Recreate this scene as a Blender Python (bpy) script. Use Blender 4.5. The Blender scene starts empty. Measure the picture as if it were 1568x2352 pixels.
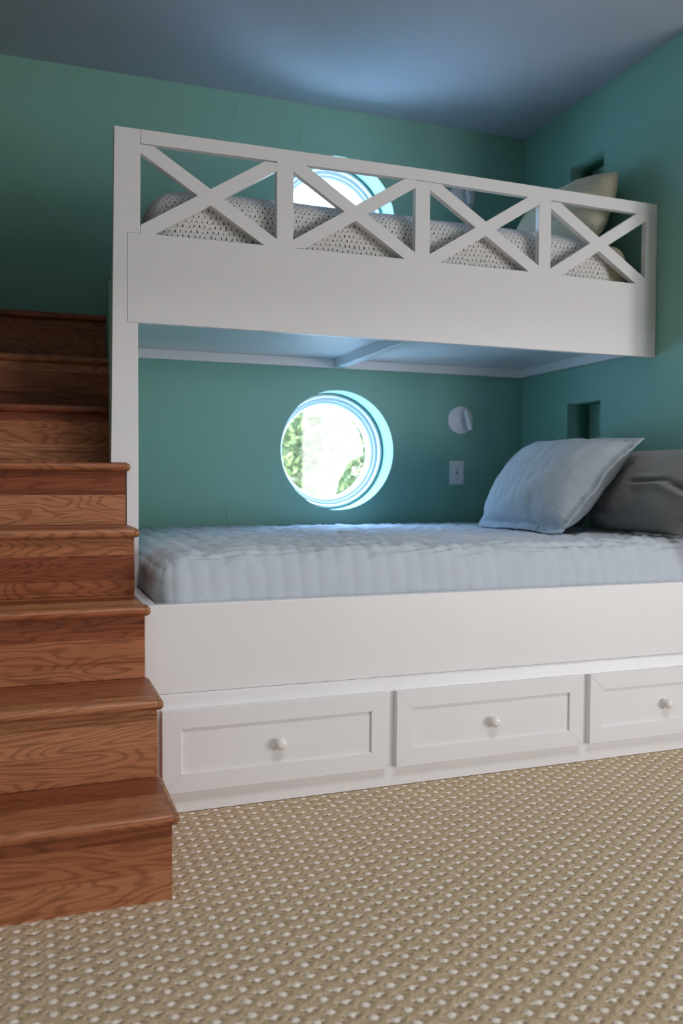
import bpy, bmesh, math, random
import numpy as np
from mathutils import Vector, Matrix, noise
random.seed(7); rng = np.random.default_rng(7)
S = bpy.context.scene
COL = S.collection

# ------------------------------------------------------------------ camera, world, lights, exposure
cam_d = bpy.data.cameras.new('camera'); cam = bpy.data.objects.new('camera', cam_d); COL.objects.link(cam)
r = Vector((0.938986, -0.343927, 0.004341)); u = Vector((0.007936, 0.034282, 0.999381)); f = Vector((0.343863, 0.938370, -0.034920))
cam.matrix_world = Matrix(((r.x, u.x, -f.x, 0.0), (r.y, u.y, -f.y, 0.0), (r.z, u.z, -f.z, 0.91), (0, 0, 0, 1)))
cam_d.sensor_fit = 'VERTICAL'; cam_d.sensor_height = 36.0; cam_d.sensor_width = 24.0
cam_d.lens = 1972.666 / 2352 * 36
cam_d.clip_start = 0.02; cam_d.clip_end = 200
cam_d.dof.use_dof = True; cam_d.dof.focus_distance = 2.45; cam_d.dof.aperture_fstop = 2.8
S.camera = cam
S.view_settings.view_transform = 'Standard'; S.view_settings.look = 'None'
S.view_settings.exposure = 0.0; S.view_settings.gamma = 1.0; S.view_settings.use_curve_mapping = False

SKY = 24.0
w = bpy.data.worlds.new('sky'); S.world = w; w.use_nodes = True
nt = w.node_tree; nt.nodes.clear()
wo = nt.nodes.new('ShaderNodeOutputWorld'); bg = nt.nodes.new('ShaderNodeBackground')
tc = nt.nodes.new('ShaderNodeTexCoord'); sp = nt.nodes.new('ShaderNodeSeparateXYZ'); cr = nt.nodes.new('ShaderNodeValToRGB')
nt.links.new(tc.outputs['Generated'], sp.inputs[0]); nt.links.new(sp.outputs['Z'], cr.inputs[0])
cr.color_ramp.elements[0].position = 0.0; cr.color_ramp.elements[0].color = (0.17, 0.22, 0.27, 1)
cr.color_ramp.elements[1].position = 0.7; cr.color_ramp.elements[1].color = (0.56, 0.91, 1.52, 1)
nt.links.new(cr.outputs[0], bg.inputs['Color']); bg.inputs['Strength'].default_value = SKY
nt.links.new(bg.outputs[0], wo.inputs['Surface'])

def light(name, kind, loc, direction, energy, color, **kw):
    d = bpy.data.lights.new(name, kind); d.energy = energy; d.color = color
    for k, v in kw.items(): setattr(d, k, v)
    o = bpy.data.objects.new(name, d); COL.objects.link(o); o.location = loc
    o.rotation_euler = Vector(direction).to_track_quat('-Z', 'Y').to_euler()
    return o
light('sun', 'SUN', (4, -3, 9), (-0.38, 0.22, -0.90), 175.0, (1.0, 0.97, 0.92), angle=0.01)
# added area lamps that shape the light on the bunks; no openings behind them
light('added_roof_light', 'AREA', (1.55, -0.30, 4.72), (0, 0.55, -0.84), 98.0, (0.985, 0.972, 1.0), shape='RECTANGLE', size=2.0, size_y=1.0)
light('added_side_light', 'AREA', (4.93, -1.10, 1.08), (-1, 0.25, 0), 130.0, (0.985, 0.972, 1.0), shape='RECTANGLE', size=2.2, size_y=1.7)
light('added_front_fill', 'AREA', (3.55, -2.53, 1.10), (-0.25, 1, 0), 82.0, (0.985, 0.972, 1.0), shape='RECTANGLE', size=1.8, size_y=1.7)  # added frontal fill, evens the light on the bunk's right end
for z in (1.057, 2.128):   # sampling portals in the two round openings
    d = light('window_portal', 'AREA', (1.361, 3.995, z), (0, -1, 0), 1.0, (1, 1, 1), shape='SQUARE', size=0.56)
    d.data.cycles.is_portal = True
S.cycles.use_denoising = True
S.cycles.max_bounces = 10; S.cycles.diffuse_bounces = 6; S.cycles.glossy_bounces = 4; S.cycles.transparent_max_bounces = 12
S.cycles.sample_clamp_indirect = 8.0; S.cycles.caustics_reflective = False; S.cycles.caustics_refractive = False

# ------------------------------------------------------------------ material helpers
class NT:
    def __init__(s, name):
        s.m = bpy.data.materials.new(name); s.m.use_nodes = True
        s.t = s.m.node_tree; s.b = s.t.nodes['Principled BSDF']; s.out = s.t.nodes['Material Output']
    def n(s, typ, **kw):
        x = s.t.nodes.new('ShaderNode' + typ)
        for k, v in kw.items(): setattr(x, k, v)
        return x
    def val(s, sock, v):
        if isinstance(v, bpy.types.NodeSocket): s.t.links.new(v, sock)
        elif v is not None: sock.default_value = v
    def math(s, op, a, b=None, c=None):
        x = s.n('Math', operation=op); s.val(x.inputs[0], a)
        if b is not None: s.val(x.inputs[1], b)
        if c is not None: s.val(x.inputs[2], c)
        return x.outputs[0]
    def xyz(s, a, b, c):
        x = s.n('CombineXYZ')
        for i, v in enumerate((a, b, c)): s.val(x.inputs[i], v)
        return x.outputs[0]
    def sep(s, v):
        x = s.n('SeparateXYZ'); s.val(x.inputs[0], v); return x.outputs
    def noise(s, vec, scale, detail=2, rough=0.5, dist=0.0):
        x = s.n('TexNoise'); s.val(x.inputs['Vector'], vec); x.inputs['Scale'].default_value = scale
        x.inputs['Detail'].default_value = detail; x.inputs['Roughness'].default_value = rough; x.inputs['Distortion'].default_value = dist
        return x.outputs['Fac']
    def mix(s, fac, a, b, mode='MIX'):
        x = s.n('Mix', data_type='RGBA', blend_type=mode); s.val(x.inputs[0], fac); s.val(x.inputs[6], a); s.val(x.inputs[7], b)
        return x.outputs[2]
    def ramp(s, v, stops, interp='LINEAR'):
        x = s.n('ValToRGB'); s.val(x.inputs[0], v); e = x.color_ramp; e.interpolation = interp
        while len(e.elements) < len(stops): e.elements.new(0.5)
        for el, (p, c) in zip(e.elements, stops): el.position = p; el.color = c
        return x.outputs[0]
    def smooth(s, v, lo, hi):
        x = s.n('MapRange', interpolation_type='SMOOTHSTEP'); s.val(x.inputs[0], v); x.inputs[1].default_value = lo; x.inputs[2].default_value = hi
        return x.outputs[0]
    def bump(s, h, strength, dist):
        x = s.n('Bump'); x.inputs['Strength'].default_value = strength; x.inputs['Distance'].default_value = dist
        s.val(x.inputs['Height'], h); s.t.links.new(x.outputs[0], s.b.inputs['Normal'])
    def base(s, c, rough=0.5, spec=0.5):
        s.val(s.b.inputs['Base Color'], c); s.val(s.b.inputs['Roughness'], rough); s.b.inputs['Specular IOR Level'].default_value = spec
        return s
    def pos(s): return s.n('NewGeometry').outputs['Position']
    def scaled(s, v, sx, sy, sz):
        o = s.sep(v); return s.xyz(s.math('MULTIPLY', o[0], sx), s.math('MULTIPLY', o[1], sy), s.math('MULTIPLY', o[2], sz))
g3 = lambda *c: (*c, 1.0)

def mat_paint(name, col, rough, brush, wob=0.15):
    t = NT(name); p = t.pos()
    n1 = t.noise(p, 3.0, 3); c = t.mix(n1, g3(*[x * 0.97 for x in col]), g3(*[min(1, x * 1.02) for x in col]))
    t.base(c, rough, 0.5)
    h = t.noise(t.scaled(p, *brush), 1.0, 3, 0.6)
    h2 = t.noise(p, 5.0, 2)
    t.bump(t.math('MULTIPLY_ADD', h2, 2.0, h), wob, 0.0012)
    return t.m
MINT = (0.205, 0.415, 0.345)
M_wall = mat_paint('mint_wall_paint', MINT, 0.62, (60, 60, 60), 0.25)
M_dim = mat_paint('muted_green_paint', (0.10, 0.13, 0.11), 0.7, (60, 60, 60), 0.2)  # for unseen walls, darkened to cut bounce light
M_pale = mat_paint('pale_green_paint', (0.45, 0.48, 0.46), 0.7, (60, 60, 60), 0.2)  # for the unseen left wall, paled to bounce light onto the right wall
M_ceil = mat_paint('ceiling_paint', (0.37, 0.43, 0.50), 0.75, (80, 80, 80), 0.15)
M_white = mat_paint('white_gloss_paint', (0.80, 0.79, 0.80), 0.38, (18, 220, 220), 0.22)
M_whitev = mat_paint('white_gloss_paint_upright', (0.80, 0.79, 0.80), 0.38, (220, 220, 18), 0.25)
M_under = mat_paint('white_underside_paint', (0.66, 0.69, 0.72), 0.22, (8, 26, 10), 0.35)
M_vinyl = NT('white_window_vinyl').base(g3(0.60, 0.63, 0.66), 0.3).m
M_plastic = NT('white_plastic').base(g3(0.74, 0.73, 0.75), 0.35).m
M_ceramic = NT('white_ceramic').base(g3(0.82, 0.80, 0.78), 0.12).m
M_dark = NT('black_slot').base(g3(0.01, 0.01, 0.01), 0.6).m
M_lens = NT('dark_lamp_lens').base(g3(0.015, 0.015, 0.017), 0.15).m
M_gap = NT('dark_joint').base(g3(0.12, 0.11, 0.11), 0.9).m

def mat_wood():
    t = NT('red_oak'); p = t.pos(); o = t.sep(p)
    rnd = t.n('ObjectInfo').outputs['Random']
    c = t.math('ADD', o[1], o[2])                                   # across the boards on treads and on risers alike
    cw = t.math('MULTIPLY_ADD', rnd, 0.41, c)
    idx = t.math('FLOOR', t.math('DIVIDE', cw, 0.074))
    wn = t.n('TexWhiteNoise', noise_dimensions='1D'); t.val(wn.inputs['W'], t.math('MULTIPLY_ADD', rnd, 91.0, t.math('MULTIPLY', idx, 3.7)))
    b = wn.outputs['Value']
    seed = t.math('MULTIPLY_ADD', b, 31.0, t.math('MULTIPLY', rnd, 17.0))
    vec = t.xyz(t.math('MULTIPLY_ADD', o[0], 1.7, seed), t.math('MULTIPLY', c, 9.5), seed)
    n = t.noise(vec, 1.0, 2.5, 0.42, 0.35)
    rings = t.math('PINGPONG', t.math('MULTIPLY', n, 24.0), 0.5)      # contours of a stretched field: cathedral grain
    ringd = t.smooth(rings, 0.02, 0.30)
    fine = t.noise(t.xyz(t.math('MULTIPLY', o[0], 9.0), t.math('MULTIPLY', c, 300.0), seed), 1.0, 3, 0.6)
    streak = t.noise(t.xyz(t.math('MULTIPLY_ADD', o[0], 0.8, seed), t.math('MULTIPLY', c, 34.0), seed), 1.0, 2, 0.6)
    tone = t.ramp(b, [(0.0, g3(0.24, 0.066, 0.029)), (0.35, g3(0.32, 0.098, 0.043)), (0.65, g3(0.41, 0.15, 0.068)), (1.0, g3(0.53, 0.24, 0.12))])
    tone = t.mix(t.math('MULTIPLY', t.math('SUBTRACT', 1.0, ringd), 0.58), tone, t.mix(1.0, tone, g3(0.46, 0.36, 0.30), 'MULTIPLY'))
    tone = t.mix(t.math('MULTIPLY', t.smooth(streak, 0.58, 0.74), 0.55), tone, t.mix(1.0, tone, g3(0.42, 0.34, 0.30), 'MULTIPLY'))
    tone = t.mix(t.math('MULTIPLY', t.smooth(fine, 0.48, 0.68), 0.55), tone, t.mix(1.0, tone, g3(0.5, 0.42, 0.38), 'MULTIPLY'))
    kn = t.noise(t.xyz(t.math('MULTIPLY', o[0], 9.0), t.math('MULTIPLY', c, 20.0), 3.0), 1.0, 0)
    tone = t.mix(t.math('MULTIPLY', t.smooth(kn, 0.80, 0.86), 0.8), tone, g3(0.07, 0.03, 0.02))
    t.base(tone, 0.36, 0.4); t.bump(fine, 0.12, 0.001)
    return t.m
M_wood = mat_wood()
def mat_endgrain():
    t = NT('oak_end_grain'); p = t.pos()
    n = t.noise(t.scaled(p, 60, 8, 60), 1.0, 2)
    wv = t.math('PINGPONG', t.math('MULTIPLY', n, 9.0), 0.5)
    t.base(t.mix(t.smooth(wv, 0.1, 0.4), g3(0.20, 0.065, 0.028), g3(0.40, 0.19, 0.075)), 0.42, 0.4); return t.m
M_end = mat_endgrain()

def mat_carpet():
    t = NT('woven_carpet'); p = t.pos(); o = t.sep(p)
    wob = t.n('TexNoise'); wob.inputs['Scale'].default_value = 120.0; wob.inputs['Detail'].default_value = 2; t.val(wob.inputs['Vector'], p)
    wo_ = t.sep(wob.outputs['Color'])
    x = t.math('ADD', o[0], t.math('MULTIPLY', t.math('SUBTRACT', wo_[0], 0.5), 0.010)); y = t.math('ADD', o[1], t.math('MULTIPLY', t.math('SUBTRACT', wo_[1], 0.5), 0.008))
    big = t.n('TexNoise'); big.inputs['Scale'].default_value = 9.0; t.val(big.inputs['Vector'], p); bo = t.sep(big.outputs['Color'])
    x = t.math('ADD', x, t.math('MULTIPLY', t.math('SUBTRACT', bo[0], 0.5), 0.008)); y = t.math('ADD', y, t.math('MULTIPLY', t.math('SUBTRACT', bo[1], 0.5), 0.008))
    def cell(v, off, per): return t.math('SUBTRACT', t.math('MODULO', t.math('ADD', t.math('SUBTRACT', v, off), 100 * per + per / 2), per), per / 2)
    def ell(dx, dy, a, b):
        q = t.math('ADD', t.math('POWER', t.math('ABSOLUTE', t.math('DIVIDE', dx, a)), 2.0), t.math('POWER', t.math('ABSOLUTE', t.math('DIVIDE', dy, b)), 2.0))
        return t.math('SUBTRACT', 1.0, t.smooth(q, 0.55, 1.5))
    PX, PY = 0.064, 0.0387
    ax, ay = cell(x, 0.037, PX), cell(y, 0.011, PY); bx, by = cell(x, 0.037 + PX / 2, PX), cell(y, 0.011 + PY / 2, PY)
    star = ell(ax, ay, 0.0074, 0.0080)
    star = t.math('MAXIMUM', star, t.math('MULTIPLY', ell(ax, ay, 0.0120, 0.0030), 0.7))
    dash = t.math('MAXIMUM', ell(bx, by, 0.0068, 0.0074), t.math('MULTIPLY', ell(bx, t.math('SUBTRACT', by, 0.002), 0.0150, 0.0036), 0.85))
    white = t.math('MAXIMUM', star, dash)
    crevice_shade = t.math('MAXIMUM', ell(ax, t.math('SUBTRACT', ay, 0.002), 0.0135, 0.006), t.math('MULTIPLY', ell(bx, t.math('ADD', by, 0.004), 0.014, 0.006), 0.8))  # crevice shade around the dots, put into the pile colour
    pile = t.noise(p, 330.0, 3, 0.75); pile2 = t.noise(p, 1100.0, 1, 0.6)
    beige = t.ramp(pile, [(0.28, g3(0.31, 0.205, 0.112)), (0.5, g3(0.57, 0.435, 0.285)), (0.72, g3(0.79, 0.645, 0.455))])
    beige = t.mix(t.math('MULTIPLY', crevice_shade, 0.7), beige, g3(0.24, 0.15, 0.075))
    ww = t.math('MULTIPLY', white, t.smooth(pile, 0.25, 0.45))
    col = t.mix(ww, beige, g3(0.95, 0.87, 0.78))
    t.base(col, 0.95, 0.1)
    t.bump(t.math('ADD', t.math('MULTIPLY', pile, 1.0), t.math('MULTIPLY', pile2, 0.5)), 0.55, 0.0022)
    return t.m
M_carpet = mat_carpet()

def mat_fabric(name, col, weave=900.0, rough=0.9, mott=0.06, sheen=0.15):
    t = NT(name); p = t.n('TexCoord').outputs['Object']
    n1 = t.noise(p, 14.0, 3); n2 = t.noise(t.scaled(p, 1, 1, 1), weave, 2, 0.6)
    c = t.mix(n1, g3(*[x * (1 - mott) for x in col]), g3(*[x * (1 + mott) for x in col]))
    c = t.mix(t.math('MULTIPLY', n2, 0.18), c, g3(*[x * 0.6 for x in col]))
    t.base(c, rough, 0.15); t.b.inputs['Sheen Weight'].default_value = sheen
    t.bump(n2, 0.35, 0.0008); return t.m
M_quilt = mat_fabric('pale_blue_grey_linen', (0.52, 0.57, 0.63))
M_sham = mat_fabric('blue_grey_linen', (0.43, 0.48, 0.53))
M_grey = mat_fabric('charcoal_grey_cotton', (0.235, 0.235, 0.235))
M_cream = mat_fabric('cream_cotton', (0.66, 0.58, 0.42))
M_thread = NT('white_thread').base(g3(0.85, 0.87, 0.9), 0.6).m

def mat_dots():
    t = NT('dashed_coverlet_cotton'); uv = t.n('UVMap', uv_map='UVMap').outputs[0]
    nz = t.n('TexNoise'); nz.inputs['Scale'].default_value = 34.0; nz.inputs['Detail'].default_value = 1; t.val(nz.inputs['Vector'], uv); no = t.sep(nz.outputs['Color'])
    o = t.sep(uv)
    x = t.math('ADD', o[0], t.math('MULTIPLY', t.math('SUBTRACT', no[0], 0.5), 0.016)); y = t.math('ADD', o[1], t.math('MULTIPLY', t.math('SUBTRACT', no[1], 0.5), 0.016))
    PX, PY = 0.0178, 0.0172
    row = t.math('FLOOR', t.math('DIVIDE', y, PY))
    sh = t.math('MULTIPLY', t.math('MODULO', row, 2.0), PX * 0.5)
    def cell(v, per): return t.math('SUBTRACT', t.math('MODULO', t.math('ADD', v, 100 * per), per), per / 2)
    def box(dx, dy, a, b): return t.math('MULTIPLY', t.math('LESS_THAN', t.math('ABSOLUTE', dx), a), t.math('LESS_THAN', t.math('ABSOLUTE', dy), b))
    dk = box(cell(t.math('ADD', x, sh), PX), cell(y, PY), 0.0016, 0.0043)
    tn = box(cell(t.math('ADD', x, t.math('ADD', sh, PX * 0.42)), PX), cell(t.math('ADD', y, 0.005), PY), 0.0048, 0.0010)
    f2 = t.noise(uv, 700.0, 2)
    c = t.mix(f2, g3(0.70, 0.69, 0.68), g3(0.80, 0.79, 0.78))
    c = t.mix(t.math('MULTIPLY', tn, 0.7), c, g3(0.40, 0.36, 0.25))
    c = t.mix(dk, c, g3(0.035, 0.03, 0.028))
    t.base(c, 0.9, 0.1); t.bump(t.noise(uv, 90.0, 3), 0.3, 0.003); return t.m
M_dots = mat_dots()

def mat_leaf():
    t = NT('leaf'); rnd = t.noise(t.pos(), 2.2, 2)
    c = t.ramp(rnd, [(0.3, g3(0.026, 0.040, 0.013)), (0.5, g3(0.046, 0.063, 0.027)), (0.7, g3(0.080, 0.098, 0.050))])
    d = t.n('BsdfDiffuse'); tr = t.n('BsdfTranslucent'); t.val(d.inputs[0], c); t.val(tr.inputs[0], c)
    mx = t.n('MixShader'); mx.inputs[0].default_value = 0.45
    t.t.links.new(d.outputs[0], mx.inputs[1]); t.t.links.new(tr.outputs[0], mx.inputs[2]); t.t.links.new(mx.outputs[0], t.out.inputs[0])
    return t.m
M_leaf = mat_leaf()
M_bark = NT('bark').base(g3(0.22, 0.17, 0.13), 0.9).m
M_ground = NT('pale_blue_grey_gravel'); M_ground.base(M_ground.mix(M_ground.noise(M_ground.pos(), 6, 4), g3(0.33, 0.40, 0.44), g3(0.45, 0.53, 0.57)), 0.95); M_ground = M_ground.m
def mat_glass():
    t = NT('window_glass'); tr = t.n('BsdfTransparent'); gl = t.n('BsdfGlossy'); gl.inputs['Roughness'].default_value = 0.02
    mx = t.n('MixShader'); mx.inputs[0].default_value = 0.05
    t.t.links.new(tr.outputs[0], mx.inputs[1]); t.t.links.new(gl.outputs[0], mx.inputs[2]); t.t.links.new(mx.outputs[0], t.out.inputs[0]); return t.m
M_glass = mat_glass()

# ------------------------------------------------------------------ mesh helpers (world coordinates; obj() re-bases them on the parent)
def tag(o, label=None, cat=None, group=None, kind=None):
    for k, v in (('label', label), ('category', cat), ('group', group), ('kind', kind)):
        if v: o[k] = v
    return o
WLOC = {}
def thing(name, loc, label, cat, group=None):
    o = bpy.data.objects.new(name, None); COL.objects.link(o); o.location = loc; o.empty_display_size = 0.05
    WLOC[o.name] = Vector(loc); return tag(o, label, cat, group)
def obj(name, me, mats, parent=None, origin=None, smooth=None, label=None):
    if isinstance(me, bmesh.types.BMesh):
        bm = me; me = bpy.data.meshes.new(name); bm.normal_update(); bm.to_mesh(me); bm.free()
    for m in (mats if isinstance(mats, (list, tuple)) else [mats]): me.materials.append(m)
    base = WLOC[parent.name] if parent else Vector((0, 0, 0))
    org = Vector(origin) if origin is not None else base.copy()
    me.transform(Matrix.Translation(-org))
    if smooth is not None:
        me.polygons.foreach_set('use_smooth', [True] * len(me.polygons)); me.set_sharp_from_angle(angle=math.radians(smooth))
    o = bpy.data.objects.new(name, me); COL.objects.link(o)
    o.location = org - base; WLOC[o.name] = org
    if parent: o.parent = parent
    if label: o['label'] = label
    return o
def box_into(bm, x0, x1, y0, y1, z0, z1, bev=0.0, seg=2):
    vs = bmesh.ops.create_cube(bm, size=1.0)['verts']
    for v in vs: v.co = Vector((x0 + (v.co.x + .5) * (x1 - x0), y0 + (v.co.y + .5) * (y1 - y0), z0 + (v.co.z + .5) * (z1 - z0)))
    if bev > 0:
        es = list({e for v in vs for e in v.link_edges}); bmesh.ops.bevel(bm, geom=es, offset=bev, segments=seg, profile=0.5, affect='EDGES')
def box(x0, x1, y0, y1, z0, z1, bev=0.0015):
    bm = bmesh.new(); box_into(bm, x0, x1, y0, y1, z0, z1, bev); return bm
def prism_into(bm, pts, axis, a0, a1, bev=0.0):
    """pts: outline in the two other axes (order: X,Z for axis Y; Y,Z for axis X; X,Y for axis Z)"""
    def mk(p, a): return {'X': (a, p[0], p[1]), 'Y': (p[0], a, p[1]), 'Z': (p[0], p[1], a)}[axis]
    A = [bm.verts.new(mk(p, a0)) for p in pts]; B = [bm.verts.new(mk(p, a1)) for p in pts]
    fs = [bm.faces.new(A), bm.faces.new(B[::-1])]
    n = len(pts)
    for i in range(n): fs.append(bm.faces.new((A[i], B[i], B[(i + 1) % n], A[(i + 1) % n])))
    bmesh.ops.recalc_face_normals(bm, faces=fs)
    if bev > 0:
        es = list({e for fc in fs for e in fc.edges}); bmesh.ops.bevel(bm, geom=es, offset=bev, segments=2, profile=0.5, affect='EDGES')
def prism(pts, axis, a0, a1, bev=0.0015):
    bm = bmesh.new(); prism_into(bm, pts, axis, a0, a1, bev); return bm
def tube_into(bm, pts, rad, seg=8):
    pts = [Vector(p) for p in pts]; rings = []
    for i, p in enumerate(pts):
        d = (pts[min(i + 1, len(pts) - 1)] - pts[max(i - 1, 0)]).normalized()
        a = d.orthogonal().normalized(); b = d.cross(a)
        if rings:
            a = (pa - d * pa.dot(d)).normalized(); b = d.cross(a)
        pa = a; rr = rad[i] if isinstance(rad, (list, tuple)) else rad
        rings.append([bm.verts.new(p + (a * math.cos(2 * math.pi * k / seg) + b * math.sin(2 * math.pi * k / seg)) * rr) for k in range(seg)])
    for A, B in zip(rings, rings[1:]):
        for k in range(seg): bm.faces.new((A[k], A[(k + 1) % seg], B[(k + 1) % seg], B[k]))
    bm.faces.new(rings[0][::-1]); bm.faces.new(rings[-1])
def lathe_into(bm, prof, centre, axis, seg=48, close=False):
    """prof: (radius, distance along axis)"""
    ax = Vector(axis).normalized(); a = ax.orthogonal().normalized(); b = ax.cross(a); c = Vector(centre); rings = []
    for rr, h in prof:
        if rr < 1e-6: rings.append([bm.verts.new(c + ax * h)])
        else: rings.append([bm.verts.new(c + ax * h + (a * math.cos(2 * math.pi * k / seg) + b * math.sin(2 * math.pi * k / seg)) * rr) for k in range(seg)])
    pairs = list(zip(rings, rings[1:])) + ([(rings[-1], rings[0])] if close else [])
    fs = []
    for A, B in pairs:
        for k in range(seg):
            k2 = (k + 1) % seg
            if len(A) == 1 and len(B) == 1: continue
            if len(A) == 1: fs.append(bm.faces.new((A[0], B[k2], B[k])))
            elif len(B) == 1: fs.append(bm.faces.new((A[k], A[k2], B[0])))
            else: fs.append(bm.faces.new((A[k], A[k2], B[k2], B[k])))
    bmesh.ops.recalc_face_normals(bm, faces=fs)
def lathe(*a, **k):
    bm = bmesh.new(); lathe_into(bm, *a, **k); return bm
def slab_with_holes(outline, holes, thick, mp):
    """flat wall with holes, thickness along the wall's outward direction; mp maps (a, b, depth) to the world"""
    cu = bpy.data.curves.new('tmp', 'CURVE'); cu.dimensions = '2D'; cu.fill_mode = 'BOTH'; cu.extrude = thick / 2
    for loop in [outline] + holes:
        s = cu.splines.new('POLY'); s.points.add(len(loop) - 1); s.use_cyclic_u = True
        for q, (a, b) in zip(s.points, loop): q.co = (a, b, 0, 1)
    o = bpy.data.objects.new('tmp', cu); COL.objects.link(o); dg = bpy.context.evaluated_depsgraph_get(); dg.update()
    me = bpy.data.meshes.new_from_object(o.evaluated_get(dg)); bpy.data.objects.remove(o); bpy.data.curves.remove(cu)
    bm = bmesh.new(); bm.from_mesh(me); bpy.data.meshes.remove(me)
    bmesh.ops.remove_doubles(bm, verts=bm.verts, dist=1e-5)
    for v in bm.verts: v.co = Vector(mp(v.co.x, v.co.y, v.co.z + thick / 2))
    bmesh.ops.recalc_face_normals(bm, faces=bm.faces)
    return bm
def circle(cx, cz, R, n=128): return [(cx + R * math.cos(2 * math.pi * k / n), cz + R * math.sin(2 * math.pi * k / n)) for k in range(n)]
def nz(x, y, z): return noise.noise(Vector((x, y, z)))

# ------------------------------------------------------------------ the room
BF, PF, YW, XR, ZC, XL, YF = 2.350, 2.785, 3.761, 2.3405, 2.618, -0.72, -2.60
YJ, XW = 2.60, 5.00           # unseen room, widened to the right to let slanting light in
WX, WZ1, WZ2, WR = 1.361, 1.057, 2.128, 0.277

# carpet: fine modelled pads where the photograph looks, plain around it
def carpet():
    xs = np.concatenate([[XL], np.arange(-0.20, 2.335, 0.0032), [XR, XW]]); ys = np.concatenate([[YF], np.arange(1.06, 2.352, 0.0032), [YW]])
    X, Y = np.meshgrid(xs, ys, indexing='ij'); PX, PY = 0.064, 0.0387
    def cell(v, o, p): return (v - o + p / 2) % p - p / 2
    d1 = (cell(X, .037, PX) / .013) ** 2 + (cell(Y, .011, PY) / .010) ** 2
    d2 = (cell(X, .037 + PX / 2, PX) / .013) ** 2 + (cell(Y, .011 + PY / 2, PY) / .010) ** 2
    d = np.minimum(d1, d2)
    Z = -0.0028 * np.exp(-((np.sqrt(d) - 0.85) / 0.45) ** 2) + rng.normal(0, 0.0004, X.shape) - 0.0008
    Z = np.minimum(Z, 0.0)
    V = np.stack([X, Y, Z], -1).reshape(-1, 3); nx, ny = X.shape
    i = np.arange(nx * ny).reshape(nx, ny)
    F = np.stack([i[:-1, :-1], i[1:, :-1], i[1:, 1:], i[:-1, 1:]], -1).reshape(-1, 4)
    me = bpy.data.meshes.new('floor'); me.vertices.add(len(V)); me.vertices.foreach_set('co', V.ravel())
    me.loops.add(F.size); me.loops.foreach_set('vertex_index', F.ravel().astype(np.int32))
    me.polygons.add(len(F)); me.polygons.foreach_set('loop_start', np.arange(0, F.size, 4, dtype=np.int32)); me.update(calc_edges=True)
    return me
tag(obj('floor', carpet(), M_carpet, smooth=180), 'beige carpet woven with rows of small white stars', 'carpet', kind='structure')
tag(obj('ceiling', box(XL - .15, XW + .15, 1.50, YW + .24, ZC, ZC + .12, 0), M_ceil), 'plain pale ceiling over the bunk room', 'ceiling', kind='structure')
RIDGES = [[[-0.033, 2.119], [0.029, 2.082], [0.082, 2.01], [0.169, 1.902]], [[0.148, 1.638], [0.167, 1.691], [0.207, 1.741], [0.24, 1.759]],
          [[0.086, 2.497], [0.168, 2.547], [0.233, 2.596]], [[0.885, 2.585], [0.875, 2.546], [0.856, 2.491], [0.825, 2.439]],
          [[0.601, 2.206], [0.582, 2.127], [0.565, 2.095]], [[0.834, 0.834], [0.83, 0.776], [0.838, 0.714]], [[0.553, 1.262], [0.651, 1.263], [0.695, 1.254]],
          [[1.973, 0.889], [1.955, 0.815], [1.934, 0.751]], [[1.112, 2.60], [1.096, 2.551]], [[1.186, 2.516], [1.163, 2.435]],
          [[0.79, 2.20], [0.76, 2.12], [0.72, 2.06]]]
bm = slab_with_holes([(XL - .15, -.4), (XR + .25, -.4), (XR + .25, ZC), (XL - .15, ZC)], [circle(WX, WZ1, WR), circle(WX, WZ2, WR)], 0.22, lambda a, b, d: (a, YW + d, b))
def ridge(bm, pts, plane):
    P = []
    for k in range(len(pts) - 1):
        for s in range(6):
            q = s / 6; P.append((pts[k][0] * (1 - q) + pts[k + 1][0] * q + nz(k + q, 3, pts[0][0] * 9) * .004, pts[k][1] * (1 - q) + pts[k + 1][1] * q))
    P.append(tuple(pts[-1])); n = len(P)
    rad = [0.0004 + 0.0013 * math.sin(math.pi * i / (n - 1)) for i in range(n)]
    tube_into(bm, [plane(*q) for q in P], rad, 6)
for rd in RIDGES: ridge(bm, rd, lambda a, b: (a, YW - .0002, b))
tag(obj('wall_back', bm, M_wall, smooth=35), 'mint green plaster wall with the two round windows', 'wall', kind='structure')
NY0, NY1, ND = 3.128, 3.372, 0.12
niches = [(1.00, 1.2735), (2.07, 2.344)]
bm = slab_with_holes([(YJ, -.4), (YW, -.4), (YW, ZC), (YJ, ZC)], [[(NY0, a), (NY1, a), (NY1, b), (NY0, b)] for a, b in niches], ND, lambda a, b, d: (XR + d, a, b))
box_into(bm, XR + ND, XR + ND + .06, YJ, YW, -.4, ZC)
ridge(bm, [[3.073, 1.269], [3.006, 1.237], [2.957, 1.168]], lambda a, b: (XR - .0002, a, b))
tag(obj('wall_right', bm, M_wall), 'mint green wall with two small square niches', 'wall', kind='structure')
tag(obj('wall_left', box(XL - .15, XL, 1.65, YW, 0, ZC, 0), M_dim), 'muted green wall beside the stairs, out of frame', 'wall', kind='structure')
tag(obj('wall_front_left', box(XL - .15, XL, YF, 1.649, 0, 4.9, 0), M_pale), 'pale wall left of the photographer, out of frame', 'wall', kind='structure')
FW = (-1.60, 0.70, 0.15, 1.55)
ZH, YE = 4.9, 1.50             # added tall room; its ceiling edge shades the upper stairs and fascia
tag(obj('wall_return', box(XR + ND + .061, XW, YJ, YJ + .15, 0, ZC, 0), M_wall), 'mint green wall turning the corner, out of frame', 'wall', kind='structure')
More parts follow.
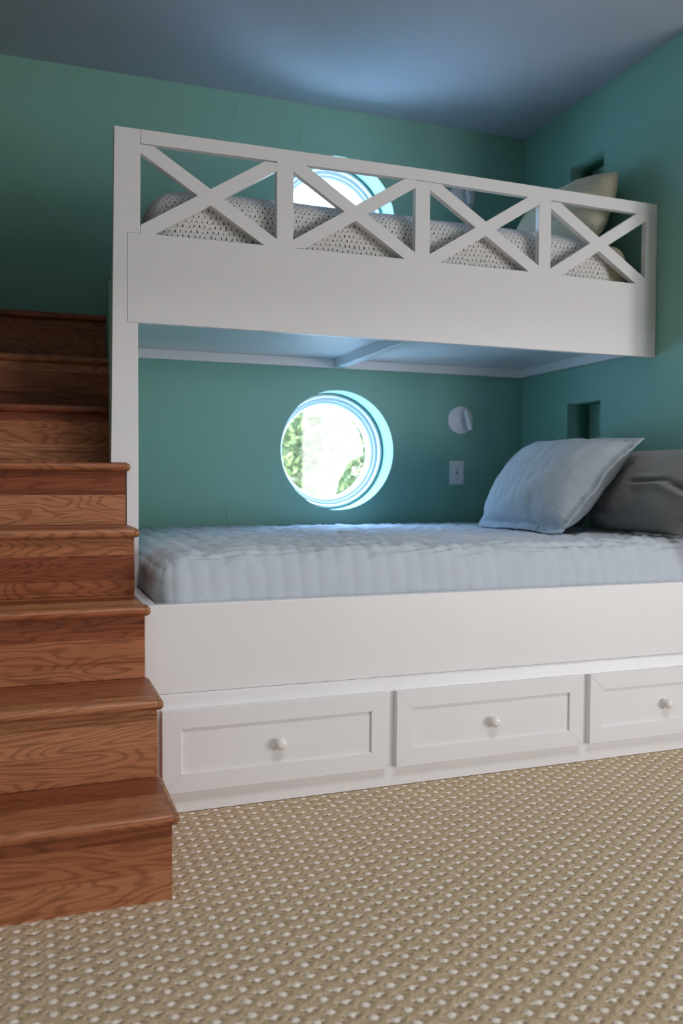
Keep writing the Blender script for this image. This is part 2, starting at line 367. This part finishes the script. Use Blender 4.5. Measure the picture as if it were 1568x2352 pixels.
tag(obj('wall_side', prism([(YF, 0), (YJ + .15, 0), (YJ + .15, ZC), (YE + .15, ZC), (YE + .15, ZH), (YF, ZH)], 'X', XW, XW + .15, 0), M_dim), 'muted green side wall of the added tall room, out of frame', 'wall', kind='structure')
tag(obj('wall_front', box(XL - .15, XW + .15, YF - .15, YF, 0, ZH, 0), M_dim), 'muted green wall behind the photographer', 'wall', kind='structure')
tag(obj('wall_header', box(XL, XW, YE, YE + .15, ZC + .121, ZH, 0), M_dim), 'muted green wall added above the edge of the lower ceiling', 'wall', kind='structure')
tag(obj('ceiling_high', box(XL - .15, XW + .15, YF - .15, YE + .15, ZH, ZH + .12, 0), M_dim), 'high ceiling of the added tall room in front, out of frame', 'ceiling', kind='structure')
def window_frame(name, mp, w_, h_, label):  # frame and closed panel for the added, unseen windows
    bm = bmesh.new()
    for a, b, c, d in ((-w_ / 2, w_ / 2, -h_ / 2, -h_ / 2 + .07), (-w_ / 2, w_ / 2, h_ / 2 - .07, h_ / 2), (-w_ / 2, -w_ / 2 + .07, -h_ / 2 + .07, h_ / 2 - .07), (w_ / 2 - .07, w_ / 2, -h_ / 2 + .07, h_ / 2 - .07)): box_into(bm, a, b, c, d, 0, .03, .002)
    box_into(bm, -w_ / 2 + .07, w_ / 2 - .07, -h_ / 2 + .07, h_ / 2 - .07, 0, .01)
    for v in bm.verts: v.co = Vector(mp(*v.co))
    bmesh.ops.recalc_face_normals(bm, faces=bm.faces)
    tag(obj(name, bm, M_vinyl), label, 'window', kind='structure')
window_frame('added_window_3', lambda a, b, d: (1.55 + a, -0.35 + b, ZH - .001 - d), 2.2, 1.2, 'white framed blank roof window added to the tall room, out of frame')
window_frame('added_window_4', lambda a, b, d: (XW - .001 - d, -1.10 + a, 1.08 + b), 2.4, 1.85, 'white framed blank window added on the side wall, out of frame')
window_frame('added_window_5', lambda a, b, d: (3.55 + a, YF + .001 + d, 1.10 + b), 2.0, 1.9, 'white framed blank window added behind the photographer, out of frame')
bm = box(.2930, .3300, 2.829, YW - .002, .5735, 1.4745, 0); box_into(bm, .2490, .2929, 2.829, 2.850, .9675, 1.545, .002)
tag(obj('wall_stair', bm, M_wall), 'mint green end wall between stairs and lower bunk', 'wall', kind='structure')
tag(obj('ground', box(-30, 40, -25, 60, -0.55, -0.45, 0), M_ground), 'pale sunlit ground outside the round windows', 'ground', kind='structure')
tag(obj('roof', box(XL - .4, XW + .5, 1.66, YW + .5, ZC + .14, ZC + .26, 0), M_bark), 'roof over the bunk room', 'roof', kind='structure')

# round windows: stepped ring frame and a pane
def round_window(name, zc, label):
    prof = [(WR - .0015, .215), (WR - .0015, .130), (.270, .124), (.262, .124), (.258, .131), (.256, .142), (.248, .145), (.243, .150), (.241, .158), (.235, .160), (.229, .166), (.226, .176), (.223, .180), (.222, .215)]
    fr = tag(obj(name, lathe(prof, (WX, YW, zc), (0, 1, 0), 128, True), M_vinyl, origin=(WX, YW + .12, zc), smooth=25), label, 'window', kind='structure')
    obj('glass_pane', lathe([(0, .192), (.2225, .192), (.2225, .196), (0, .196)], (WX, YW, zc), (0, 1, 0), 96), M_glass, parent=fr)
round_window('window_1', WZ1, 'round white framed window over the lower bed')
round_window('window_2', WZ2, 'round white framed window behind the upper rail')

# ------------------------------------------------------------------ staircase
XS, SY, RUN, RISE, TT = 0.292, 1.860, 0.2275, 0.1933, 0.026
st = thing('staircase', ((XL + XS) / 2, SY, 0), 'red oak staircase climbing beside the white bunk beds', 'stairs')
def half_round(y0, z1, y_back, over):
    """tread section in Y,Z: flat top, half-round front edge"""
    rr = TT / 2; pts = [(y_back, z1), (y_back, z1 - TT)]
    for k in range(9):
        a = -math.pi / 2 - math.pi * k / 8
        pts.append((y0 + rr + rr * math.cos(a), z1 - rr + rr * math.sin(a)))
    return pts
NSTEP = 8
for k in range(NSTEP):
    yr = SY + k * RUN; z0 = k * RISE; z1 = (k + 1) * RISE
    xr_ = XS
    obj('riser', box(XL + .002, xr_, yr, yr + .018, z0 + (0.0005 if k else -0.004), z1 - TT, .0008), M_wood, st)
    yn = yr - .024; yb = yr + RUN - .0005 if k < NSTEP - 1 else YW - .003
    tr = obj('tread', prism(half_round(yn, z1, yb, 0), 'X', XL + .002, xr_, 0), M_wood, st, smooth=40)
    if k < 5:
        e = XS + .0035; rr = TT / 2; back = {0: yb, 1: yb, 2: BF - .014, 3: yb + .03, 4: PF - .001}[k]
        x1 = XS + .014
        bm = bmesh.new()                    # side nosing: half-round outer edge, end grain at the front
        pts = [(XS + .0003, z1), (XS + .0003, z1 - TT)] + [(x1 - rr * .85 + rr * .85 * math.cos(a), z1 - rr + rr * math.sin(a)) for a in [-math.pi / 2 + math.pi * q / 8 for q in range(9)]]
        # rounded front end: scale the section down over the last centimetre
        rings = []
        for dy, s in ((0, .45), (.002, .75), (.006, .95), (.012, 1.0), (back - yn, 1.0)):
            rings.append([bm.verts.new((XS + .0003 + (p[0] - XS - .0003) * (.5 + .5 * s if s < 1 else 1), yn + dy, z1 - rr + (p[1] - z1 + rr) * s)) for p in pts])
        n = len(pts); fs = []
        for A, B in zip(rings, rings[1:]):
            for q in range(n): fs.append(bm.faces.new((A[q], A[(q + 1) % n], B[(q + 1) % n], B[q])))
        fs += [bm.faces.new(rings[0]), bm.faces.new(rings[-1][::-1])]
        bmesh.ops.recalc_face_normals(bm, faces=fs)
        obj('return_nosing', bm, M_end, tr, smooth=50, label='rounded end piece showing end grain')
# closed side of the lower flight
pts = [(SY + .019, 0.0005)]
for k in range(5): pts += [(SY + .019 + k * RUN, (k + 1) * RISE - TT - .0005), (SY + .019 + min(k + 1, 4.3) * RUN, (k + 1) * RISE - TT - .0005)]
pts += [(SY + .019 + 4.3 * RUN, 0.0005)]
obj('stringer', prism(pts, 'X', XS - .022, XS - .001, 0), M_wood, st)

# ------------------------------------------------------------------ lower bed base with drawers
bb = thing('bed_base', (1.3, BF, 0), 'white built-in lower bed base with shaker drawers on the carpet', 'bed')
ZB, ZL = 0.573, 0.327
obj('front_board', box(.2955, XR - .001, BF, BF + .034, ZL + .0005, ZB, .003), M_white, bb)
obj('side_board', box(.2955, .3300, BF + .0345, YW - .002, ZL + .0005, ZB, .003), M_white, bb)
prof = [(BF + .034, 0.0), (BF + .034, ZL), (BF + .002, ZL), (BF - .008, ZL - .004), (BF - .010, ZL - .010), (BF - .010, 0.0)]
obj('face_frame', prism(prof, 'X', .2955, XR - .001, 0), M_white, bb, smooth=20)
obj('mattress_deck', box(.331, XR - .002, BF + .036, YW - .003, .46, .485, 0), M_white, bb)
def drawer(x0, x1):
    yb, yf, za, zb, rl = BF - .0105, BF - .031, .061, .288, .052
    bm = bmesh.new(); bv = .002
    for pts in ([(x0, za), (x1, za), (x1 - rl, za + rl), (x0 + rl, za + rl)], [(x1, za), (x1, zb), (x1 - rl, zb - rl), (x1 - rl, za + rl)],
                [(x1, zb), (x0, zb), (x0 + rl, zb - rl), (x1 - rl, zb - rl)], [(x0, zb), (x0, za), (x0 + rl, za + rl), (x0 + rl, zb - rl)]):
        prism_into(bm, pts, 'Y', yf, yb, .0012)                    # four mitred frame rails
    d = obj('drawer', bm, M_white, bb, origin=((x0 + x1) / 2, yb, za))
    obj('drawer_panel', box(x0 + rl - .004, x1 - rl + .004, yf + .007, yb, za + rl - .004, zb - rl + .004, 0), M_white, d)
    xc, zc = (x0 + x1) / 2, (za + zb) / 2 - .004
    kp = [(0, .030), (.006, .0297), (.0115, .028), (.0155, .0245), (.0175, .020), (.0172, .0165), (.0145, .013), (.0095, .010), (.0075, .006), (.008, .002), (.0095, 0.0), (0, 0)]
    obj('knob', lathe(kp, (xc, yf + .007, zc), (0, -1, 0), 40), M_ceramic, d, smooth=60, label='round glossy white knob')
for a, b in ((.338, .999), (1.028, 1.686), (1.713, 2.328)): drawer(a, b)

# ------------------------------------------------------------------ upper bunk
ub = thing('upper_bunk', (1.3, PF, .573), 'white upper bunk with crossed rail panels, over the lower bed', 'bunk bed')
ZU, ZO, ZT, ZR = 1.411, 1.695, 1.970, 2.0125
G = .0006
post = [(.2965, .5735), (.3335, .5735), (.3340, ZU - G), (.3015 - G, ZU - G), (.3015 - G, 1.689 + G), (.3425 - G, 1.689 + G), (.3450 - G, ZR + .001), (.2640, ZR + .001), (.2495, .968), (.2965, .968)]
obj('corner_post', prism(post, 'Y', PF, PF + .042, .0012), M_whitev, ub)
TH = .025
obj('fascia_board', prism([(.3015 + G, ZU), (XR - .0015, ZU - .003), (XR - .0015, ZO - .006), (2.285, ZO - .006), (1.851, ZO - .0005), (1.35, ZO), (.3425 + G, ZO - .004), (.3425 + G, 1.689), (.3015 + G, 1.689)], 'Y', PF, PF + TH, .001), M_white, ub)
obj('top_rail', prism([(.3450 + G, ZT), (1.35, ZT + .004), (XR - .0015, ZT - .010), (XR - .0015, ZR - .006), (1.35, ZR + .003), (.3450 + G, ZR + .001)], 'Y', PF, PF + TH, .001), M_white, ub)
panels = [(.3435, .788, -.004), (.845, 1.293, 0.002), (1.350, 1.7995, .001), (1.851, 2.285, -.008)]
stiles = [(.788, .845), (1.293, 1.350), (1.7995, 1.851), (2.285, XR - .0015)]
for a, b in stiles: obj('stile', box(a, b, PF + .0003, PF + TH, ZO - .003 if a < 2 else ZO - .0055, ZT + .002 if a < 2 else ZT - .0105, .0008), M_whitev, ub)
for x0, x1, dz in panels:
    z0, z1 = ZO - .002 + dz * .7, ZT + .001 + dz; a, b = .041, .0265
    d1 = [(x0, z1), (x0 + a, z1), (x1, z0 + b), (x1, z0), (x1 - a, z0), (x0, z1 - b)]
    d2 = [(x0, z0), (x0 + a, z0), (x1, z1 - b), (x1, z1), (x1 - a, z1), (x0, z0 + b)]
    obj('cross_brace', prism(d1, 'Y', PF + .0004, PF + TH, .0008), M_white, ub)
    obj('cross_brace', prism(d2, 'Y', PF + .0008, PF + TH + .0004, .0008), M_white, ub)
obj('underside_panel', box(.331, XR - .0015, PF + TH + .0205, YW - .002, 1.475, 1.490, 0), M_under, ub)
obj('front_ledger', box(.335, XR - .0015, PF + TH, PF + TH + .020, 1.425, 1.490, .001), M_white, ub)
obj('back_ledger', box(.331, XR - .0015, YW - .024, YW - .002, 1.434, 1.4745, .001), M_white, ub)
obj('side_ledger', box(XR - .026, XR - .0015, PF + TH + .021, YW - .0245, 1.434, 1.4745, .001), M_white, ub)
obj('side_ledger', box(.331, .355, PF + .043, YW - .0245, 1.434, 1.4745, .001), M_white, ub)
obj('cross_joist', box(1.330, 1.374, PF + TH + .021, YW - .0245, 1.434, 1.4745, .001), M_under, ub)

# ------------------------------------------------------------------ bedding
def rounded_box(x0, x1, y0, y1, z0, z1, r, step, disp=None, skip=(), mat=None, flare=None):
    """closed rounded box on a fine grid, unrolled UVs (along X, across the top and down the sides); disp(a, b, side, p, n) -> offset along the normal"""
    bm = bmesh.new(); uvl = bm.loops.layers.uv.new('UVMap'); c = Vector(((x0 + x1) / 2, (y0 + y1) / 2, (z0 + z1) / 2)); h = Vector(((x1 - x0) / 2, (y1 - y0) / 2, (z1 - z0) / 2))
    inner = Vector([max(1e-4, q - r) for q in h]); cache = {}
    def vert(p, a, b, side):
        key = (round(p.x, 4), round(p.y, 4), round(p.z, 4))
        if key in cache: return cache[key]
        q = p - c; k = Vector([max(-inner[i], min(inner[i], q[i])) for i in range(3)]); n = q - k
        n = n.normalized() if n.length > 1e-6 else Vector((0, 0, 1))
        w_ = c + k + n * r
        if flare: w_ = flare(w_)
        if disp: w_ = w_ + n * disp(a, b, side, w_, n)
        v = bm.verts.new(w_); cache[key] = v; return v
    L = lambda lo, hi: [lo + (hi - lo) * i / max(1, round((hi - lo) / step)) for i in range(max(1, round((hi - lo) / step)) + 1)]
    xs, ys, zs = L(x0, x1), L(y0, y1), L(z0, z1)
    def sheet(side, A, B, P, UV):
        if side in skip: return
        g = [[vert(Vector(P(a, b)), *UV(a, b), side) for b in B] for a in A]
        for i in range(len(A) - 1):
            for j in range(len(B) - 1):
                q = (g[i][j], g[i + 1][j], g[i + 1][j + 1], g[i][j + 1])
                if len(set(q)) < 4: continue
                fc = bm.faces.new(q)
                for lp, (ia, jb) in zip(fc.loops, ((i, j), (i + 1, j), (i + 1, j + 1), (i, j + 1))): lp[uvl].uv = UV(A[ia], B[jb])
    sheet('top', xs, ys, lambda a, b: (a, b, z1), lambda a, b: (a + 1, b - y0 + (z1 - z0) + 1))
    sheet('front', xs, zs, lambda a, b: (a, y0, b), lambda a, b: (a + 1, b - z0 + 1))
    sheet('back', xs, zs, lambda a, b: (a, y1, b), lambda a, b: (a + 1, z1 - b + (y1 - y0) + (z1 - z0) + 1))
    sheet('left', ys, zs, lambda a, b: (x0, a, b), lambda a, b: (x0 - (z1 - b) + 1, a - y0 + (z1 - z0) + 1))
    sheet('right', ys, zs, lambda a, b: (x1, a, b), lambda a, b: (x1 + (z1 - b) + 1, a - y0 + (z1 - z0) + 1))
    sheet('bottom', xs, ys, lambda a, b: (a, b, z0), lambda a, b: (a + 1, b))
    bmesh.ops.recalc_face_normals(bm, faces=bm.faces)
    return bm

# quilted cover on the lower bed: puckered rows of stitching with white knots
QX, QY = 0.055, 0.092
def quilt_disp(a, b, side, p, n):
    if side == 'bottom': return 0.0
    wt = max(0.0, min(1.0, (n.z - .35) / .5)); wt = wt * wt * (3 - 2 * wt)      # the top is more rumpled than the sides
    if p.x < .45: wt *= max(0.15, (p.x - .34) / .11)
    a2 = a + nz(a * 3, b * 3, 1.7) * .018; b2 = b + nz(a * 3, b * 3, 8.1) * .018
    lump = abs(math.sin(math.pi * a2 / QX)) ** .55
    row = math.floor(a2 / QX); cross = abs(math.cos(math.pi * (b2 / QY + .5 * (row % 2)))) ** .5
    d = (.0036 + .0022 * wt) * (lump * (.45 + .55 * cross) - .7)
    d += nz(a * 9, b * 22, 3.3) * (.0015 + .006 * wt) + nz(a * 28, b * 46, 5.5) * (.0006 + .0034 * wt) + nz(a * 2.2, b * 2.2, 9.0) * .005
    d += wt * (.0075 * (1 - abs(nz(a * 7, b * 30, 21.0)) * 2) + .0045 * (1 - abs(nz(a * 17, b * 52, 31.0)) * 2))
    return d
def quilt_flare(p):
    t = max(0.0, min(1.0, (p.z - .55) / .16))           # the front hangs out to the rim at the bottom and slopes back at the top
    if p.y < 2.62: p = Vector((p.x, p.y + .030 * t * t * max(0, (2.62 - p.y) / .22), p.z))
    return Vector((p.x, p.y, p.z - .012 * max(0, 1 - abs(p.x - .34) / .25)))
bm = rounded_box(.334, XR - .010, BF + .040, YW - .010, .487, .706, .075, .0075, quilt_disp, flare=quilt_flare)
kn = []
for i in range(1, 40):
    for j in range(0, 5):
        x = .345 + i * QX; z = .585 + (j + .5 * (i % 2)) * .05
        if z < .70: kn.append((x, z))
bm.faces.ensure_lookup_table(); nq = len(bm.faces)
bv = bm.copy(); from mathutils.bvhtree import BVHTree
tree_ = BVHTree.FromBMesh(bv)
for x, z in kn:
    if rng.random() < .35: continue
    hit = tree_.ray_cast(Vector((x, 2.0, z + rng.normal(0, .006))), Vector((0, 1, 0)))
    if hit[0] is None: continue
    res = bmesh.ops.create_icosphere(bm, subdivisions=1, radius=.0019, matrix=Matrix.Translation(hit[0]))
bv.free(); bm.faces.ensure_lookup_table()
for fc in bm.faces[nq:]: fc.material_index = 1
q = obj('quilt', bm, [M_quilt, M_thread], origin=(1.34, 3.07, .487), smooth=180)
tag(q, 'pale blue-grey quilted cover spread over the lower bed', 'quilt')

# upper mattress and its dashed coverlet
um = obj('mattress', rounded_box(.400, 2.285, PF + .075, YW - .014, 1.4905, 1.868, .070, .03), M_cream, origin=(1.34, 3.3, 1.4905), smooth=180)
tag(um, 'cream sheeted mattress end showing beside the dashed coverlet, upper bunk', 'mattress')
def cov_flare(p):
    e = max(0.0, 1 - (p.x - .37) / .30)
    return Vector((p.x, p.y, p.z - .030 * e * e * max(0, (p.z - 1.6) / .28)))
bm = rounded_box(.372, 2.195, PF + .052, YW - .006, 1.500, 1.884, .085, .016, lambda a, b, s, p, n: nz(a * 4, b * 4, 2) * .005 + nz(a * 14, b * 14, 4) * .002, skip=('bottom', 'right'), flare=cov_flare)
bmesh.ops.delete(bm, geom=[v for v in bm.verts if v.co.x > 2.19 and v.co.x < 2.1], context='VERTS')
cv = obj('coverlet', bm, M_dots, origin=(1.28, 3.3, 1.5), smooth=180)
sol = cv.modifiers.new('thickness', 'SOLIDIFY'); sol.thickness = .006; sol.offset = -1
tag(cv, 'white coverlet with small dark dashes on the upper mattress', 'coverlet')

def pillow(BL, BR, TR, TL, thick, flange=0.0, channels=0, wr=.006, n=90, bend=0.0, seed=0.0, pull=.06, folds=(), power=.5, corner=.03):
    """corners seen from the front; front face bulges towards (across x up)"""
    BL, BR, TR, TL = map(Vector, (BL, BR, TR, TL)); up = ((TL + TR) - (BL + BR)).normalized(); ac = ((BR + TR) - (BL + TL)).normalized(); nrm = ac.cross(up).normalized()
    bm = bmesh.new(); uvl = bm.loops.layers.uv.new('UVMap')
    W_ = (BR - BL).length; H_ = (TL - BL).length; fu = flange / W_ * 2; fv = flange / H_ * 2
    def surf(u, v, side):
        u2 = u * (1 - pull * (1 - v * v) * (abs(u) ** 3)); v2 = v * (1 - pull * (1 - u * u) * (abs(v) ** 3))
        cc = 1 - corner * (abs(u) * abs(v)) ** 6; u2 *= cc; v2 *= cc
        a, b = (u2 + 1) / 2, (v2 + 1) / 2
        p = BL * (1 - a) * (1 - b) + BR * a * (1 - b) + TR * a * b + TL * (1 - a) * b
        iu, iv = min(1, abs(u) / (1 - fu)), min(1, abs(v) / (1 - fv))
        t = thick / 2 * max(0.0, (1 - iu ** 2.4) * (1 - iv ** 2.4)) ** power
        edge = abs(u) > 1 - 1e-6 or abs(v) > 1 - 1e-6
        t2 = 0.0 if edge else t + (.0030 - .0026 * math.exp(-((max(abs(u) - 1 + fu, abs(v) - 1 + fv)) / .012) ** 2) if flange else 0)
        k = max(0.0, min(1.0, t / (thick * .3)))
        w_ = wr * (nz(u * 2.2 + seed, v * 2.2, side * 3 + seed) + .5 * nz(u * 6 + seed, v * 5, side * 7)) * (.35 + .65 * k)
        # puckers running in from the seam
        rim = (1 - k) * (0 if edge else 1)
        w_ += .004 * rim * nz(u * 16 + seed, v * 16, 5.0 + side)
        if channels: w_ += .0026 * k * (abs(math.sin(math.pi * channels * (u + 1) / 2 + .3 * nz(u * 2, v * 2, 4))) ** .6 - .6)
        for (u0, v0, u1, v1, dep, wid) in folds:
            if side < 0: break
            du, dv = u1 - u0, v1 - v0; l2 = du * du + dv * dv; tt = max(0, min(1, ((u - u0) * du + (v - v0) * dv) / l2))
            ds = ((u - u0) * dv - (v - v0) * du) / math.sqrt(l2); dist = math.hypot(u - u0 - tt * du, v - v0 - tt * dv)
            fall = math.sin(math.pi * min(1, max(0, tt * .9 + .05)))
            w_ += -dep * math.exp(-(dist / wid) ** 2) * fall + dep * .8 * math.exp(-((dist - wid * 1.8) / (wid * 1.3)) ** 2) * fall * (1 if ds > 0 else .3)
        if flange:
            wav = (.012 * nz(u * 2.6, v * 2.6, seed) + .004 * nz(u * 9, v * 9, seed)) * (1 - k); p = p + nrm * wav
        bendo = bend * (v * v if v > 0 else .0) * (.4 + .6 * max(0, u))
        return p + nrm * (side * t2 + (w_ if side > 0 else -w_ * .6) * (0 if edge else 1) - bendo)
    G_ = {}
    for side in (1, -1):
        for i in range(n + 1):
            for j in range(n + 1):
                u, v = -1 + 2 * i / n, -1 + 2 * j / n
                if i in (0, n) or j in (0, n):
                    if side == 1: G_[(1, i, j)] = G_[(-1, i, j)] = bm.verts.new(surf(u, v, 1))
                else: G_[(side, i, j)] = bm.verts.new(surf(u, v, side))
    for side in (1, -1):
        for i in range(n):
            for j in range(n):
                q = [G_[(side, i, j)], G_[(side, i + 1, j)], G_[(side, i + 1, j + 1)], G_[(side, i, j + 1)]]
                if side < 0: q.reverse()
                fc = bm.faces.new(q)
                for lp in fc.loops: lp[uvl].uv = (i / n, j / n)
    return bm
ZQ = .712
def put_pillow(name, bm, m, label, group=None):
    lo = Vector([min(v.co[i] for v in bm.verts) for i in range(3)]); hi = Vector([max(v.co[i] for v in bm.verts) for i in range(3)])
    return tag(obj(name, bm, m, origin=((lo.x + hi.x) / 2, (lo.y + hi.y) / 2, lo.z), smooth=180), label, 'pillow', group)
put_pillow('pillow_sham', pillow((1.858, 3.357, ZQ), (1.845, 2.675, ZQ), (2.115, 2.57, 1.105), (2.10, 3.29, 1.105), .25, flange=.034, channels=13, wr=.010, n=150, bend=.035, seed=2.0, pull=.06, corner=.05), M_sham,
           'blue-grey flanged linen pillow leaning in front of the two grey pillows')
put_pillow('grey_pillow', pillow((2.185, 2.97, ZQ + .010), (2.165, 2.24, ZQ + .010), (2.235, 2.24, 1.035), (2.245, 2.97, 1.035), .20, wr=.008, n=110, seed=11.0, pull=.03, power=.42,
           folds=((-.1, .12, .45, .16, .016, .05), (.40, .16, .95, -.25, .020, .06), (.55, -.75, .9, -.55, .014, .07), (-.75, -.2, -.35, -.9, .008, .07))), M_grey,
           'charcoal grey pillow lying against the wall, nearest the camera', None)
put_pillow('grey_pillow', pillow((2.175, 3.70, ZQ + .010), (2.175, 3.02, ZQ + .010), (2.24, 3.02, 1.035), (2.235, 3.70, 1.035), .18, wr=.008, n=60, seed=23.0, pull=.03, power=.42), M_grey,
           'charcoal grey pillow in the back corner, mostly hidden behind the flanged linen pillow', None)
put_pillow('cream_pillow', pillow((2.075, 3.52, 1.892), (2.115, 2.865, 1.892), (2.268, 2.93, 2.180), (2.235, 3.47, 2.165), .22, wr=.012, n=100, seed=5.0, pull=.05,
           folds=((.25, .05, .85, .25, .018, .07), (.35, -.55, .9, -.3, .016, .08))), M_cream, 'cream pillow propped against the wall on the upper bunk')

# ------------------------------------------------------------------ reading lights and power outlet
def sconce(x, z, tip, label):
    t = thing('reading_light', (x, YW, z), label, 'wall light', 'reading lights on the back wall')
    obj('backplate', lathe([(0, .013), (.064, .013), (.0665, .0115), (.0675, .009), (.0675, .0003), (0, .0003)], (x, YW, z), (0, -1, 0), 64), M_plastic, t, smooth=40)
    hx, hz = tip
    top = Vector((x + .012, YW - .040, z + .044)); bot = Vector((x + .012 + hx, YW - .052, z + .044 - hz)); ax = (bot - top).normalized(); Ln = (bot - top).length
    bm = bmesh.new(); tube_into(bm, [(x + .014, YW - .012, z + .020), (x + .014, YW - .034, z + .020)], .0055, 16); obj('swivel', bm, M_plastic, t, smooth=40)
    lt = obj('lamp_tube', lathe([(0, 0), (.009, 0), (.0105, .0012), (.0108, .003), (.0112, Ln), (.0096, Ln), (.0094, Ln - .010), (0, Ln - .010)], top, ax, 40), M_plastic, t, smooth=40)
    obj('lens', lathe([(0, Ln - .0095), (.0092, Ln - .0095), (.0092, Ln - .006), (0, Ln - .006)], top, ax, 32), M_lens, lt)
    for dx in (-.010, .006): obj('button', lathe([(0, .0142), (.0018, .0142), (.0018, .0128), (0, .0128)], (x + dx, YW, z - .043), (0, -1, 0), 12), M_gap, t)
sconce(1.991, 1.215, (.020, .094), 'round white reading light with tilted tube, by the lower bed')
sconce(1.990, 2.290, (.004, .090), 'round white reading light seen through the upper bunk rail')
ox, oz = 1.976, .9585
ot = thing('power_outlet', (ox, YW, oz), 'white wall outlet under the lower reading light', 'outlet')
bm = bmesh.new(); box_into(bm, ox - .039, ox + .039, YW - .0065, YW - .0003, oz - .058, oz + .058, .003, 3); obj('cover_plate', bm, M_plastic, ot, smooth=40)
rc = obj('receptacle', box(ox - .0165, ox + .0165, YW - .0085, YW - .0060, oz - .0335, oz + .0335, .0012), M_plastic, ot, smooth=40)
def slot(name, x, z, w_, h_): obj(name, box(ox + x - w_ / 2, ox + x + w_ / 2, YW - .0088, YW - .0080, oz + z - h_ / 2, oz + z + h_ / 2, 0), M_dark, rc)
for s in (.0225, -.0195):
    slot('socket_slot', -.0062, s, .0024, .0080); slot('socket_slot', .0062, s, .0024, .0068)
for s in (.0115, -.0310): obj('ground_slot', lathe([(0, .0088), (.0026, .0088), (.0026, .0080), (0, .0080)], (ox, YW, oz + s), (0, -1, 0), 16), M_dark, rc)
slot('usb_port', 0, .0020, .0125, .0058); slot('usb_port', 0, -.0062, .0085, .0040)
for s in (.0475, -.0475): obj('screw', lathe([(0, .0072), (.0028, .0070), (.0032, .0064), (0, .0060)], (ox, YW, oz + s), (0, -1, 0), 16), M_plastic, ot, smooth=40)

# ------------------------------------------------------------------ trees outside
def tree(name, x, y, h, rad, nleaf, size, label, seed):
    R_ = np.random.default_rng(seed); t = thing(name, (x, y, -.45), label, 'tree', None)
    bm = bmesh.new(); tube_into(bm, [(x, y, -.46), (x + .05, y, .3), (x - .05, y + .05, 1.0), (x + .02, y, h * .8)], [.09, .07, .05, .02], 10); obj('trunk', bm, M_bark, t, smooth=60)
    cents = []
    bm = bmesh.new()
    for k in range(16):
        a = R_.uniform(0, 6.28); z0 = R_.uniform(.1, h * .7); ln = rad * R_.uniform(.6, 1.0); e = Vector((x + math.cos(a) * ln, y + math.sin(a) * ln * .7, z0 + R_.uniform(.1, .6)))
        m_ = Vector((x, y, z0)).lerp(e, .5) + Vector((0, 0, R_.uniform(-.08, .12)))
        tube_into(bm, [(x, y, z0), m_, e], [.022, .013, .004], 6); cents += [m_, e, m_.lerp(e, .5)]
    obj('branches', bm, M_bark, t, smooth=60)
    cents = np.array([list(c) for c in cents]); ci = R_.integers(0, len(cents), nleaf)
    P = cents[ci] + R_.normal(0, 1, (nleaf, 3)) * np.array([.24, .24, .20]) * rad
    P[:, 2] = np.clip(P[:, 2], -.40, h)
    A = R_.normal(0, 1, (nleaf, 3)); A /= np.linalg.norm(A, axis=1)[:, None]; B = np.cross(A, R_.normal(0, 1, (nleaf, 3))); B /= np.linalg.norm(B, axis=1)[:, None]
    s = size * R_.uniform(.6, 1.3, (nleaf, 1))
    V = np.stack([P - A * s, P - B * s * .45, P + A * s, P + B * s * .45], 1).reshape(-1, 3)
    me = bpy.data.meshes.new('foliage'); me.from_pydata(V.tolist(), [], np.arange(nleaf * 4).reshape(-1, 4).tolist()); obj('foliage', me, M_leaf, t)
tree('tree', 2.42, 6.9, 2.35, 1.05, 8000, .042, 'leafy tree outside, left half of the lower round window', 3)
tree('tree', 3.95, 9.5, 2.75, 1.25, 9000, .050, 'leafy tree outside, right half of the lower round window', 4)
tree('tree', 4.9, 14.6, 3.6, 2.3, 15000, .058, 'paler tree farthest outside, behind the two nearer trees', 5)
